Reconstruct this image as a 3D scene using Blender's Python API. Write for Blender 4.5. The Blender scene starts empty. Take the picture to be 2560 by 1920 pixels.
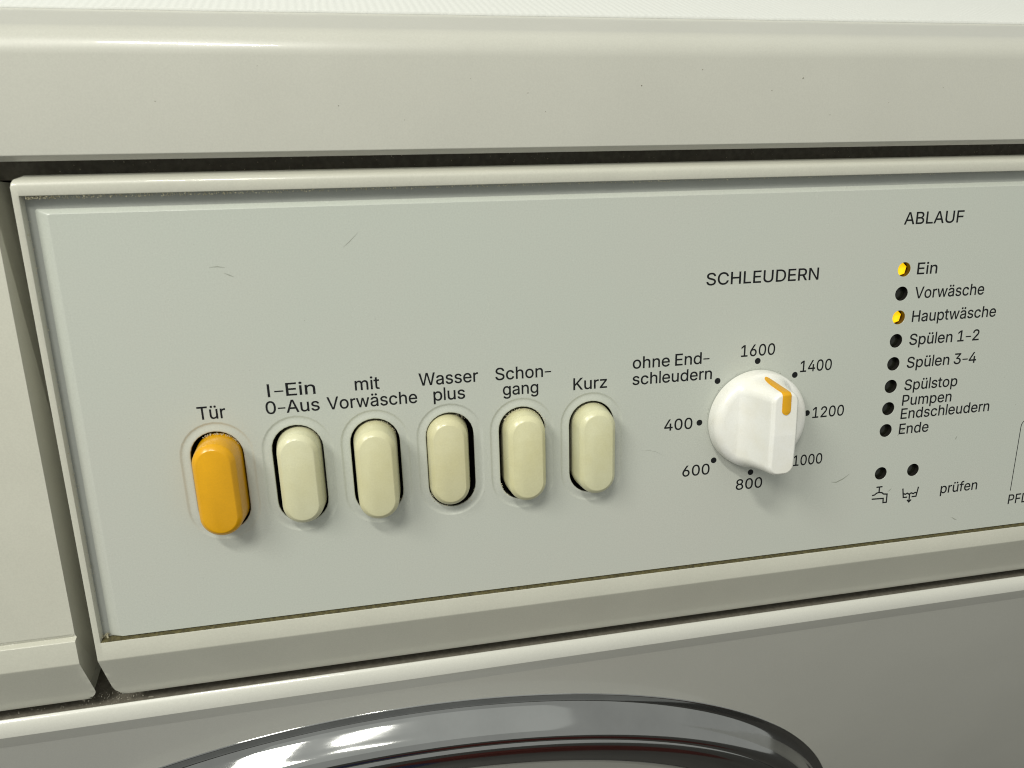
import bpy, bmesh, math, random
from mathutils import Matrix, Vector, noise
from mathutils.geometry import tessellate_polygon, delaunay_2d_cdt

random.seed(7)
scene = bpy.context.scene
col = scene.collection

# ---------------------------------------------------------------- frames
# Everything on the slanted fascia is measured in millimetres in the "panel frame":
# x right, out = towards the viewer (normal to the fascia), z up along the fascia,
# origin at the centre of the spin-speed knob.  The fascia leans back by TILT.
TILT = math.radians(24.0)
ORIGIN = Vector((0.0, 0.0, 0.790))
MP = Matrix.Translation(ORIGIN) @ Matrix.Rotation(-TILT, 4, 'X')
def pv(x, out, z):                       # panel mm -> panel-frame metres
    if -182 < x < -165 and -70 < z < 69:  # the panel's left edge leans in very slightly
        x += .0165 * (z - 5)
    return Vector((x * .001, -out * .001, z * .001))

# ---------------------------------------------------------------- camera
cam_data = bpy.data.cameras.new("camera")
cam = bpy.data.objects.new("camera", cam_data)
col.objects.link(cam)
scene.camera = cam
cam_data.sensor_fit = 'HORIZONTAL'
cam_data.sensor_width = 36.0
cam_data.lens = 1766.34 / 2560.0 * 36.0
cam_data.clip_start = 0.005
cam_data.clip_end = 50.0
RIGHT = Vector((0.982072, -0.186529, -0.02722))
DOWN = Vector((-0.074058, -0.248993, -0.96567))
FWD = Vector((0.173348, 0.950373, -0.258343))
CAMP = Vector((-98.102, -169.5, 60.817))
m = Matrix.Identity(4)
for i in range(3):
    m[i][0] = RIGHT[i]; m[i][1] = -DOWN[i]; m[i][2] = -FWD[i]; m[i][3] = CAMP[i] * .001
cam.matrix_world = MP @ m
cam_data.dof.use_dof = True
cam_data.dof.focus_distance = 0.205
cam_data.dof.aperture_fstop = 36.0

# ---------------------------------------------------------------- light
world = bpy.data.worlds.new("World")
scene.world = world
world.use_nodes = True
wb = world.node_tree.nodes["Background"]
wb.inputs[0].default_value = (0.95, 0.97, 0.91, 1)
wb.inputs[1].default_value = 0.42

def area(name, loc, target, sx, sy, power, color):
    d = bpy.data.lights.new(name, 'AREA'); d.shape = 'RECTANGLE'; d.size = sx; d.size_y = sy
    d.energy = power; d.color = color
    o = bpy.data.objects.new(name, d); col.objects.link(o)
    o.location = loc
    o.rotation_euler = (Vector(target) - Vector(loc)).to_track_quat('-Z', 'Y').to_euler()
    return o
area("ceiling_lamp", (-0.82, -0.27, 1.72), (-0.06, 0.0, 0.79), 0.45, 0.28, 7.2, (1.0, 0.985, 0.90))
area("tube_lamp", (-0.335, -0.30, 1.82), (-0.10, 0.0, 0.79), 0.26, 0.06, 4.5, (1.0, 0.985, 0.90))
area("ceiling_bounce", (0.0, -0.4, 2.45), (0.0, -0.4, 0.0), 3.0, 3.0, 5.0, (0.97, 1.0, 0.93))

scene.view_settings.view_transform = 'Standard'
scene.view_settings.look = 'None'
scene.view_settings.exposure = 0.06
scene.view_settings.gamma = 1.0
scene.view_settings.use_curve_mapping = False
scene.render.engine = 'CYCLES'
scene.cycles.use_denoising = True
scene.cycles.max_bounces = 5
scene.cycles.diffuse_bounces = 3
scene.cycles.glossy_bounces = 3
scene.cycles.filter_width = 1.1

# ---------------------------------------------------------------- materials
def material(name, color, rough=.4, metallic=0.0, mottle=0.0, mottle_scale=60.0, mottle_color=None,
             bump=0.0, bump_scale=1500.0, coat=0.0, spec=.5, emit=None, emit_strength=0.0, rough_var=0.0, grain=0.0):
    mt = bpy.data.materials.new(name); mt.use_nodes = True
    nt = mt.node_tree; b = nt.nodes["Principled BSDF"]
    b.inputs["Base Color"].default_value = (*color, 1)
    b.inputs["Roughness"].default_value = rough
    b.inputs["Metallic"].default_value = metallic
    b.inputs["Specular IOR Level"].default_value = spec
    if coat:
        b.inputs["Coat Weight"].default_value = coat
        b.inputs["Coat Roughness"].default_value = .05
    if emit:
        b.inputs["Emission Color"].default_value = (*emit, 1)
        b.inputs["Emission Strength"].default_value = emit_strength
    tc = nt.nodes.new("ShaderNodeTexCoord")
    if mottle:
        n = nt.nodes.new("ShaderNodeTexNoise"); n.inputs["Scale"].default_value = mottle_scale
        n.inputs["Detail"].default_value = 6; n.inputs["Roughness"].default_value = .62
        nt.links.new(tc.outputs["Object"], n.inputs["Vector"])
        r = nt.nodes.new("ShaderNodeValToRGB")
        r.color_ramp.elements[0].position = .38; r.color_ramp.elements[1].position = .72
        dk = mottle_color or tuple(c * (1 - mottle) for c in color)
        r.color_ramp.elements[0].color = (*color, 1); r.color_ramp.elements[1].color = (*dk, 1)
        nt.links.new(n.outputs["Fac"], r.inputs["Fac"])
        nt.links.new(r.outputs["Color"], b.inputs["Base Color"])
    if grain:
        g1 = nt.nodes.new("ShaderNodeTexNoise"); g1.inputs["Scale"].default_value = 2600
        g1.inputs["Detail"].default_value = 2
        nt.links.new(tc.outputs["Object"], g1.inputs["Vector"])
        g2 = nt.nodes.new("ShaderNodeMapRange")
        g2.inputs["From Min"].default_value = .3; g2.inputs["From Max"].default_value = .7
        g2.inputs["To Min"].default_value = 1 - grain; g2.inputs["To Max"].default_value = 1 + grain
        nt.links.new(g1.outputs["Fac"], g2.inputs["Value"])
        mx = nt.nodes.new("ShaderNodeMix"); mx.data_type = 'RGBA'; mx.blend_type = 'MULTIPLY'
        mx.inputs["Factor"].default_value = 1.0
        src = b.inputs["Base Color"].links[0].from_socket if b.inputs["Base Color"].links else None
        if src: nt.links.new(src, mx.inputs["A"])
        else: mx.inputs["A"].default_value = (*color, 1)
        nt.links.new(g2.outputs["Result"], mx.inputs["B"])
        nt.links.new(mx.outputs["Result"], b.inputs["Base Color"])
    if rough_var:
        n2 = nt.nodes.new("ShaderNodeTexNoise"); n2.inputs["Scale"].default_value = 35
        n2.inputs["Detail"].default_value = 5
        nt.links.new(tc.outputs["Object"], n2.inputs["Vector"])
        mr = nt.nodes.new("ShaderNodeMapRange")
        mr.inputs["To Min"].default_value = rough - rough_var; mr.inputs["To Max"].default_value = rough + rough_var
        nt.links.new(n2.outputs["Fac"], mr.inputs["Value"])
        nt.links.new(mr.outputs["Result"], b.inputs["Roughness"])
    if bump:
        n3 = nt.nodes.new("ShaderNodeTexNoise"); n3.inputs["Scale"].default_value = bump_scale
        n3.inputs["Detail"].default_value = 3
        nt.links.new(tc.outputs["Object"], n3.inputs["Vector"])
        bp = nt.nodes.new("ShaderNodeBump"); bp.inputs["Distance"].default_value = 2e-5
        bp.inputs["Strength"].default_value = bump
        nt.links.new(n3.outputs["Fac"], bp.inputs["Height"])
        nt.links.new(bp.outputs["Normal"], b.inputs["Normal"])
    return mt

M = {
 'enamel': material("ivory_enamel", (.525, .522, .46), .36, mottle=.05, mottle_scale=22, bump=.10, bump_scale=900, coat=.5, rough_var=.09, grain=.035),
 'steel': material("white_steel_enamel", (.60, .597, .54), .34, mottle=.05, mottle_scale=14, bump=.10, bump_scale=700, coat=.5, rough_var=.09, grain=.03),
 'frame': material("ivory_plastic", (.56, .555, .475), .40, mottle=.06, mottle_scale=38, bump=.12, coat=.35, bump_scale=1800, rough_var=.08, grain=.035),
 'plate': material("grey_faceplate", (.50, .53, .475), .26, mottle=.05, mottle_scale=7, mottle_color=(.515, .52, .47), bump=.12, bump_scale=1600, rough_var=.10, grain=.04),  # broad mottle puts faint sheen and reflected hues into the plate colour
 'button': material("cream_plastic", (.65, .64, .43), .25, mottle=.08, mottle_scale=70, mottle_color=(.60, .585, .35), bump=.12, bump_scale=2500, rough_var=.08, grain=.03),
 'yellow': material("amber_plastic", (.72, .36, .002), .25, mottle=.10, mottle_scale=90, bump=.10, bump_scale=2500, rough_var=.07, grain=.03),
 'knob': material("white_plastic", (.83, .83, .79), .28, mottle=.06, mottle_scale=160, mottle_color=(.79, .775, .70), bump=.08, bump_scale=2500, rough_var=.07, grain=.02),
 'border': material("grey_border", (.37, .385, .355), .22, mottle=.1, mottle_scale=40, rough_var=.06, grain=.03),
 'print': material("black_print", (.008, .009, .010), .6, spec=.2),
 'well': material("dark_plastic", (.008, .0075, .006), .7, mottle=.5, mottle_scale=900, mottle_color=(.02, .018, .013), bump=.6, bump_scale=3000, spec=.2),
 'gapdust': material("dusty_chassis", (.13, .118, .09), .85, mottle=.5, mottle_scale=700, mottle_color=(.19, .175, .14), bump=.8, bump_scale=2500),
 'glow_wall': material("lens_glow_wall", (.05, .02, .001), .4),  # amber glow of the lit lens put into the hole wall's colour
 'lens_off': material("dark_lens", (.012, .013, .008), .25),
 'lens_on': material("lit_amber_lens", (.9, .55, .02), .3, mottle=.3, mottle_scale=1500, emit=(1.0, .56, .0), emit_strength=.95),
 'chrome': material("chrome", (.45, .455, .45), .09, metallic=1.0, mottle=.12, mottle_scale=45, bump=.05, bump_scale=120, rough_var=.07),
 'rubber': material("dark_rubber", (.03, .03, .028), .5),
 'glass': material("dark_door_glass", (.03, .032, .03), .06, coat=.5),
 'cloth': material("white_cotton", (.68, .69, .655), .85, mottle=.08, mottle_scale=2200, bump=.6, bump_scale=6000, spec=.2),
 'crumb': material("pale_crumbs", (.68, .64, .48), .8, mottle=.6, mottle_scale=3000, mottle_color=(.35, .31, .18)),
 'grime': material("brown_grime", (.11, .095, .036), .8, mottle=.6, mottle_scale=1100, mottle_color=(.028, .024, .010), bump=1.0, bump_scale=2500),
 'scuff': material("grey_scuff", (.30, .315, .265), .6),
 'fluff': material("grey_fluff", (.26, .245, .20), .95, spec=.1),
 'floor': material("floor_tile", (.06, .056, .05), .5, mottle=.3, mottle_scale=12),
}

# ---------------------------------------------------------------- object helpers
def link(name, mesh, mat, parent, origin=(0, 0, 0)):
    """mesh verts are panel-frame metres; origin (x, out, z) mm becomes the object's origin"""
    o = bpy.data.objects.new(name, mesh)
    if mat is not None: mesh.materials.append(mat)
    col.objects.link(o)
    org = pv(*origin)
    if org.length > 0: mesh.transform(Matrix.Translation(-org))
    place(o, MP @ Matrix.Translation(org), parent)
    return o
WM = {}
def place(o, mw, parent):
    WM[o.name] = mw
    if parent is not None:
        o.parent = parent
        o.matrix_basis = WM[parent.name].inverted() @ mw
    else:
        o.matrix_basis = mw
def bm_mesh(name, bm, angle=35):
    bmesh.ops.recalc_face_normals(bm, faces=bm.faces[:])
    me = bpy.data.meshes.new(name); bm.to_mesh(me); bm.free()
    me.polygons.foreach_set('use_smooth', [True] * len(me.polygons))
    me.set_sharp_from_angle(angle=math.radians(angle))
    return me
def raw_mesh(name, V, F, angle=35, recalc=True):
    bm = bmesh.new()
    vs = [bm.verts.new(v) for v in V]
    for f in F:
        try: bm.faces.new([vs[i] for i in f])
        except ValueError: pass
    if not recalc:
        me = bpy.data.meshes.new(name); bm.to_mesh(me); bm.free(); return me
    return bm_mesh(name, bm, angle)
def tag(o, label=None, category=None, group=None, kind=None):
    if label: o["label"] = label
    if category: o["category"] = category
    if group: o["group"] = group
    if kind: o["kind"] = kind
    return o
CT, ST = math.cos(TILT), math.sin(TILT)
def true_step(p, fwd, up):               # move in (out, z) by true forward / true up
    return (p[0] + fwd * CT + up * ST, p[1] - fwd * ST + up * CT)
def rounded(pts, radii, seg=6):
    """round the corners of an open (out,z) polyline"""
    res = []
    n = len(pts)
    for i, p in enumerate(pts):
        r = radii[i]
        if r <= 0 or i in (0, n - 1): res.append(p); continue
        P = Vector(p); a = (Vector(pts[i - 1]) - P); b = (Vector(pts[i + 1]) - P)
        la, lb = a.length, b.length; a.normalize(); b.normalize()
        ang = a.angle(b); d = min(r / math.tan(ang / 2), la * .49, lb * .49); rr = d * math.tan(ang / 2)
        cdir = (a + b).normalized(); C = P + cdir * (rr / math.sin(ang / 2))
        s = P + a * d; e = P + b * d
        a0 = math.atan2(*(s - C).yx); a1 = math.atan2(*(e - C).yx)
        da = (a1 - a0 + math.pi) % (2 * math.pi) - math.pi
        for k in range(seg + 1):
            t = a0 + da * k / seg
            res.append((C.x + rr * math.cos(t), C.y + rr * math.sin(t)))
    return res
def extrude(bm, prof, x0, x1, cap0=True, cap1=True):
    A = [bm.verts.new(pv(x0, o, z)) for o, z in prof]; B = [bm.verts.new(pv(x1, o, z)) for o, z in prof]
    n = len(prof)
    for i in range(n):
        j = (i + 1) % n
        bm.faces.new((A[i], A[j], B[j], B[i]))
    if cap0: bm.faces.new(A)
    if cap1: bm.faces.new(list(reversed(B)))
    return A, B
def bevel_edges(bm, edges, off, seg=3):
    if edges: bmesh.ops.bevel(bm, geom=edges, offset=off * .001, segments=seg, affect='EDGES', profile=.5, clamp_overlap=True)

XL, XR = -425.0, 225.0                   # sides of the machine
XC = (XL + XR) / 2

# ---------------------------------------------------------------- the floor it stands on
bm = bmesh.new()
for p in ((-2, -2.2, 0), (2, -2.2, 0), (2, 1.2, 0), (-2, 1.2, 0)): bm.verts.new(p)
bm.faces.new(bm.verts[:])
me = bpy.data.meshes.new("floor"); bm.to_mesh(me); bm.free(); me.materials.append(M['floor'])
fl = bpy.data.objects.new("floor", me); col.objects.link(fl); fl["kind"] = "structure"

# ---------------------------------------------------------------- washing machine root
machine = bpy.data.objects.new("washing_machine", None); col.objects.link(machine)
machine.empty_display_size = .1
place(machine, Matrix.Translation((XC * .001, 0, 0)), None)
tag(machine, "ivory front loading washing machine with slanted control panel and chrome ringed door", "washing machine")

# ---- worktop lid
LB = (2.0, 71.0); LT = (2.0, 97.4)
corner = (2.0, 90.5)
r_f = 7.0
# corner of front face (along z) and top face (true horizontal, going back)
d_c = r_f * math.tan(math.radians((90 - 24) / 2))
ctop = (2.0, 90.5 + d_c)
back_top = true_step(ctop, -560, 0)
prof = rounded([true_step((1.0, 70.1), -560, 0), (-40, 70.1 + 18), (-40, 72.6), (0.6, 70.25), (2.0, 71.3), ctop, back_top],
               [0, 0, 0, .25, .35, r_f, 0], 8)
bm = bmesh.new(); extrude(bm, prof, XL - 1, XR + 1)
lid = link("worktop_lid", bm_mesh("worktop_lid", bm, 30), M['enamel'], machine)
LID_TOP0 = (2.0 - (r_f * math.sin(math.radians(66)) * 0 + d_c * math.cos(TILT)), 90.5 + d_c + d_c * math.sin(TILT))

# ---- cabinet front with its rolled top edge
crest = (-5.0, -65.3)
crease = true_step(crest, 3.0, -3.5)
under = true_step(crease, -.6, -5.8)
foot = true_step(under, 0, -(ORIGIN.z * 1000 - 125))
ctrl = true_step(crest, 1.9, -.45)
ridge = []
for k in range(9):
    t = k / 8
    a = (1 - t) ** 2; b = 2 * t * (1 - t); c = t * t
    ridge.append((a * crest[0] + b * ctrl[0] + c * crease[0], a * crest[1] + b * ctrl[1] + c * crease[1]))
lip = [true_step(crest, -1.3, -26), true_step(crest, -.75, -2.5), true_step(crest, -.5, -.9), true_step(crest, -.22, -.16)]
low = rounded([ridge[-2], crease, under, true_step(under, 0, -3.0)], [0, .22, .5, 0], 5)
prof = [true_step(foot, -20, 0)] + lip + ridge[:-1] + low[1:] + [foot]
bm = bmesh.new(); extrude(bm, prof, XL, XR)
front = link("cabinet_front", bm_mesh("cabinet_front", bm, 28), M['steel'], machine)
# ---- cabinet body: sides, back, plinth
bm = bmesh.new()
fy = -(true_step(under, 0, 0)[0] * CT - 0) * .001
def wbox(bm, x0, x1, y0, y1, z0, z1):
    inv = MP.inverted()
    vs = [bm.verts.new(inv @ Vector((x, y, z))) for x in (x0, x1) for y in (y0, y1) for z in (z0, z1)]
    for f in ((0, 1, 3, 2), (4, 6, 7, 5), (0, 4, 5, 1), (2, 3, 7, 6), (0, 2, 6, 4), (1, 5, 7, 3)):
        bm.faces.new([vs[i] for i in f])
wbox(bm, XL * .001, (XL + 4) * .001, .06, .59, 0, .868)
wbox(bm, (XR - 4) * .001, XR * .001, .06, .59, 0, .868)
wbox(bm, (XL + 4) * .001, (XR - 4) * .001, .57, .588, 0, .868)
wbox(bm, (XL + 4) * .001, (XR - 4) * .001, .075, .095, 0, .13)
link("cabinet_body", bm_mesh("cabinet_body", bm), M['enamel'], machine)

# ---- dusty chassis seen through the gaps
bm = bmesh.new()
ch0 = true_step(crest, -19, 3.5); ch1 = true_step(crest, -19, -3.2); ch2 = true_step(crest, -1.0, -3.6); ch3 = true_step(crest, -1.2, -5)
extrude(bm, [(-28, 84), (-9, 84), (-9, 66.9), (-26, 66.9), (-26, -44), ch0, ch1, ch2, ch3, true_step(ch1, -3, -2)], XL + 2, XR - 2)
link("inner_chassis", bm_mesh("inner_chassis", bm), M['gapdust'], machine)

# ---------------------------------------------------------------- control panel frame
FX0, FX1 = -172.8, -171.45
f_end = (-6.0, -63.4)
f_back = true_step(f_end, -17, -.1)
top_pts = [(-13, 66.2), (-4.6, 66.7), (-3.0, 67.65), (-.2, 66.9), (1.0, 65.6)]
outer_bot = [(1.0, -48.1), f_end, f_back, (-25, -48)]
topr = rounded([(-25, 66.0), (-4.4, 66.6), (-3.0, 67.75), (1.0, 66.3), (1.0, 63.35)], [0, .3, .7, 1.6, 0], 4)
botr = rounded([(1.0, -43.15), (1.0, -48.1), f_end, f_back, (-25, -48)], [0, 1.2, .30, .3, 0], 5)
def densify(pr, step=.8):
    res = [pr[0]]
    for a, c in zip(pr, pr[1:]):
        L = math.hypot(c[0] - a[0], c[1] - a[1])
        k = int(L / step) if (L > 3 and a[1] < -44 and c[0] < 0) else 1
        for q in range(1, max(1, k) + 1): res.append((a[0] + (c[0] - a[0]) * q / max(1, k), a[1] + (c[1] - a[1]) * q / max(1, k)))
    return res
botr = densify(botr)
profB = topr + botr
nT = len(topr)
profA = topr + [(-11.0, 63.35), (-11.0, -43.15)] + botr
bm = bmesh.new()
A0 = [bm.verts.new(pv(FX0, o, z)) for o, z in profB]
A1 = [bm.verts.new(pv(FX1, o, z)) for o, z in profB]
A2 = [bm.verts.new(pv(XR - .5, o, z)) for o, z in profB]
P1 = [bm.verts.new(pv(FX1, o, z)) for o, z in profA[nT:nT + 2]]
P2 = [bm.verts.new(pv(XR - .5, o, z)) for o, z in profA[nT:nT + 2]]
n = len(profB)
for i in range(n):
    j = (i + 1) % n
    bm.faces.new((A0[i], A0[j], A1[j], A1[i]))
    if i != nT - 1: bm.faces.new((A1[i], A1[j], A2[j], A2[i]))
bm.faces.new((A1[nT - 1], P1[0], P2[0], A2[nT - 1]))
bm.faces.new((P1[0], P1[1], P2[1], P2[0]))
bm.faces.new((P1[1], A1[nT], A2[nT], P2[1]))
bm.faces.new((A1[nT - 1], A1[nT], P1[1], P1[0]))
bm.faces.new(A0); bm.faces.new(A2[:nT] + P2 + A2[nT:])
bm.edges.ensure_lookup_table()
def find_edges(test):
    return [e for e in bm.edges if test(e)]
def flat_x(v):
    x, z = v.co.x * 1000, v.co.z * 1000
    return x - .0165 * (z - 5) if -185 < x < -163 and -70 < z < 69 else x
def near(v, x): return abs(flat_x(v) - x) < .01
# round the lower left corner, then the whole left rim, then the inner lips
be = pv(0, *f_end)
rim = find_edges(lambda e: near(e.verts[0], FX0) and near(e.verts[1], FX0))
bevel_edges(bm, rim, .6, 3)
inner_e = find_edges(lambda e: all(abs(v.co.y * 1000 + 1.0) < .01 for v in e.verts) and (
    all(abs(v.co.z * 1000 - 63.35) < .01 for v in e.verts) or all(abs(v.co.z * 1000 + 43.15) < .01 for v in e.verts)
    or all(near(v, FX1) for v in e.verts)) and not all(flat_x(v) < FX1 - .01 for v in e.verts))
bevel_edges(bm, inner_e, .22, 2)
def soften_end(bm, x_end, sgn):
    """round the end's top and bottom corners in elevation"""
    sd = Vector((f_end[0] - 1.0, f_end[1] + 48.1)); sl = sd.length; sd.normalize()
    for v in bm.verts:
        if (flat_x(v) - x_end) * sgn > 1.2: continue
        o, z = -v.co.y * 1000, v.co.z * 1000
        ins = 0
        d = z - (67.75 - 2.3)
        if d > 0: ins = 2.3 - math.sqrt(max(0, 2.3 ** 2 - min(d, 2.25) ** 2))
        if z < -47:
            s_ = sd.dot(Vector((o - 1.0, z + 48.1))) - (sl - 4.2)
            if s_ > 0: ins = 4.2 - math.sqrt(max(0, 4.2 ** 2 - min(s_, 4.1) ** 2))
        v.co.x += sgn * ins * .001
soften_end(bm, FX0, 1)
panel = link("control_panel", bm_mesh("control_panel", bm, 30), M['frame'], machine)

# ---------------------------------------------------------------- faceplate
def stadium(cx, cz, w, hl, seg=14):
    """counter-clockwise outline; w = half width, hl = half length of the straight part"""
    pts = []
    for k in range(seg + 1):
        a = math.pi * k / seg
        pts.append((cx + w * math.cos(a), cz + hl + w * math.sin(a)))
    for k in range(seg + 1):
        a = math.pi + math.pi * k / seg
        pts.append((cx + w * math.cos(a), cz - hl + w * math.sin(a)))
    return pts
def circle(cx, cz, r, seg=32):
    return [(cx + r * math.cos(2 * math.pi * k / seg), cz + r * math.sin(2 * math.pi * k / seg)) for k in range(seg)]
def rrect(x0, x1, z0, z1, r, seg=4):
    pts = []
    for (cx, cz, a0) in ((x1 - r, z1 - r, 0), (x0 + r, z1 - r, 90), (x0 + r, z0 + r, 180), (x1 - r, z0 + r, 270)):
        for k in range(seg + 1):
            a = math.radians(a0 + 90 * k / seg); pts.append((cx + r * math.cos(a), cz + r * math.sin(a)))
    return pts
HOLE_W, HOLE_HL, HOLE_Z = 6.05, 6.7, -4.2
HOLES = [-139.3 + 18.6 * i for i in range(6)]
LEDS = [(41.52, 38.47 - 6.56 * i) for i in range(8)] + [(41.52, -20.65), (52.17, -20.65)]
LED_R = 1.95
V, F = [], []
def add_loop(pts, out):
    s = len(V)
    outs = out if isinstance(out, (list, tuple)) else [out] * len(pts)
    for (x, z), o in zip(pts, outs): V.append(pv(x, o, z))
    return list(range(s, s + len(pts)))
def bridge(a, b):
    n = len(a)
    for i in range(n):
        j = (i + 1) % n; F.append((a[i], a[j], b[j], b[i]))
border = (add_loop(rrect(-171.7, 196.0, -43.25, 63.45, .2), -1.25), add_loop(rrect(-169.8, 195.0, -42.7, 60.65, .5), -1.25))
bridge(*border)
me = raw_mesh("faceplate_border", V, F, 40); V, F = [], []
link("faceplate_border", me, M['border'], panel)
prev = None
steps = [(0, -1.6), (.0, -1.25), (.10, -1.14), (.5, -.60), (.80, -.18), (.92, -.05), (1.0, 0)]
for s, o in steps:
    l = add_loop(rrect(-169.8 + 2.8 * s, 195.0, -42.7 + .2 * s, 60.65 - 1.15 * s, .5), o)
    if prev: bridge(prev, l)
    prev = l
outer_loop = prev
dish = [(2.45, 0), (2.3, -.025), (2.1, -.13), (1.92, -.20), (1.7, -.22), (1.35, -.19), (1.0, -.13), (.65, -.06), (.35, -.02), (.15, -.02), (.05, -.06), (0, -.14), (0, -.5)]
hole_loops = []
for cx in HOLES:
    p = None
    for off, o in dish:
        l = add_loop(stadium(cx, HOLE_Z, HOLE_W + off, HOLE_HL), o)
        if p is None: hole_loops.append(l)
        else: bridge(p, l)
        p = l
for (x, z) in LEDS:
    a = add_loop(circle(x, z, LED_R + .03), 0); b = add_loop(circle(x, z, LED_R), -.03); c = add_loop(circle(x, z, LED_R), -.12)
    hole_loops.append(a); bridge(a, b); bridge(b, c)
# triangulate the flat field between the outlines
loops = [outer_loop] + hole_loops
idx = [i for l in loops for i in l]
pts2 = [Vector((V[i].x * 1000, V[i].z * 1000)) for i in idx]
edges, s = [], 0
for l in loops:
    n = len(l); edges += [(s + k, s + (k + 1) % n) for k in range(n)]; s += n
def inside(poly, p):
    c = False; n = len(poly)
    for i in range(n):
        a, b = poly[i], poly[i - 1]
        if (a.y > p.y) != (b.y > p.y) and p.x < (b.x - a.x) * (p.y - a.y) / (b.y - a.y) + a.x: c = not c
    return c
vo, eo, fo, ov, oe, of = delaunay_2d_cdt(pts2, edges, [], 0, 1e-6)
polys = [[Vector((V[i].x * 1000, V[i].z * 1000)) for i in l] for l in loops]
for f in fo:
    c = (vo[f[0]] + vo[f[1]] + vo[f[2]]) / 3
    if not inside(polys[0], c) or any(inside(h, c) for h in polys[1:]): continue
    F.append(tuple(idx[ov[k][0]] for k in f))
nflat = sum(1 for f in F if len(f) == 3)
me = raw_mesh("faceplate", V, F, 40)
me.polygons.foreach_set('use_smooth', [len(p.vertices) != 3 for p in me.polygons])
faceplate = link("faceplate", me, M['plate'], panel)
tag(faceplate, "flat pale grey plate with printed labels, slots and indicator holes")

# ---------------------------------------------------------------- push buttons in their wells
def stack(loops_, close_top=True, close_bottom=False):
    V, F = [], []
    L = []
    for pts, o in loops_:
        s = len(V); V.extend(pv(x, o, z) for x, z in pts); L.append(list(range(s, s + len(pts))))
    for a, b in zip(L, L[1:]):
        n = len(a)
        for i in range(n):
            j = (i + 1) % n; F.append((a[i], a[j], b[j], b[i]))
    if close_top: F.append(tuple(L[-1]))
    if close_bottom: F.append(tuple(reversed(L[0])))
    return V, F
BTN = [  # x, z, protrusion, material, label
 (-138.9, -4.1, 7.0, 'yellow', "amber yellow push button below the word for door"),
 (-120.4, -4.1, 4.7, 'button', "cream push button below the on and off lettering"),
 (-102.1, -4.1, 6.9, 'button', "cream push button third from the left"),
 (-84.1, -4.0, 3.2, 'button', "cream push button fourth from the left, pushed in furthest"),
 (-64.5, -4.1, 5.2, 'button', "cream push button fifth from the left, with dust around its top"),
 (-46.0, -4.1, 5.3, 'button', "cream push button nearest the rotary knob"),
]
AGE = [None, (.66, .65, .45), (.65, .63, .41), (.63, .605, .39), (.655, .635, .405), (.64, .63, .42)]
for i, (bx, bz, h, mt, lab) in enumerate(BTN):
    if AGE[i]:
        c_ = AGE[i]
        M[mt] = material("cream_plastic", c_, .25 + .02 * (i % 3), mottle=.14, mottle_scale=55 + 9 * i, mottle_color=(c_[0] * .91, c_[1] * .89, c_[2] * .80), bump=.12, bump_scale=2500, rough_var=.10, grain=.03)
    V, F = stack([(stadium(HOLES[i], HOLE_Z, HOLE_W + .05, HOLE_HL), -.5), (stadium(HOLES[i], HOLE_Z, HOLE_W + .4, HOLE_HL), -9.0)])
    link("button_well", raw_mesh("button_well", V, F), M['well'], panel, (HOLES[i], 0, HOLE_Z))
    w = 4.85; hl = 6.65
    prof = [(-.62, -8.5), (-.52, -1.2), (-.22, (h - 1.45) * .5), (0, h - 1.45), (.06, h - 1.2), (.20, h - .95), (.40, h - .70), (.85, h - .22), (1.05, h - .06), (1.2, h)]
    V, F = stack([(stadium(bx, bz, w - ins, hl - max(0, ins) * .15, 18), o) for ins, o in prof])
    b = link("push_button", raw_mesh("push_button", V, F, 40), M[mt], machine, (bx, 0, bz))
    tag(b, lab)

# ---------------------------------------------------------------- indicator lights
LED_LAB = ["lit amber indicator at the top of the column", "unlit indicator second from the top", "lit amber indicator third from the top"]
for i, (x, z) in enumerate(LEDS):
    V, F = stack([(circle(x, z, LED_R + .005), -.10), (circle(x, z, LED_R + .02), -1.75), (circle(x, z, LED_R * .5), -1.8)])
    lit = i in (0, 2)
    t = link("indicator_light", raw_mesh("indicator_light", V, F), M['glow_wall' if lit else 'well'], machine, (x, 0, z))
    if i < 3: tag(t, LED_LAB[i])
    # slightly domed six-sided lens at the bottom of the hole
    R = LED_R * .99
    rings = []
    for fr, o in ((1.0, -1.62), (.93, -1.50), (.7, -1.43), (.35, -1.40)):
        rings.append(([(x + R * fr * math.cos(math.pi * k / 3 + .3), z + R * fr * math.sin(math.pi * k / 3 + .3)) for k in range(6)] if lit else circle(x, z, R * fr, 24), o))
    V, F = stack(rings)
    link("lens", raw_mesh("lens", V, F, 20), M['lens_on' if lit else 'lens_off'], t, (x, 0, z))

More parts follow.
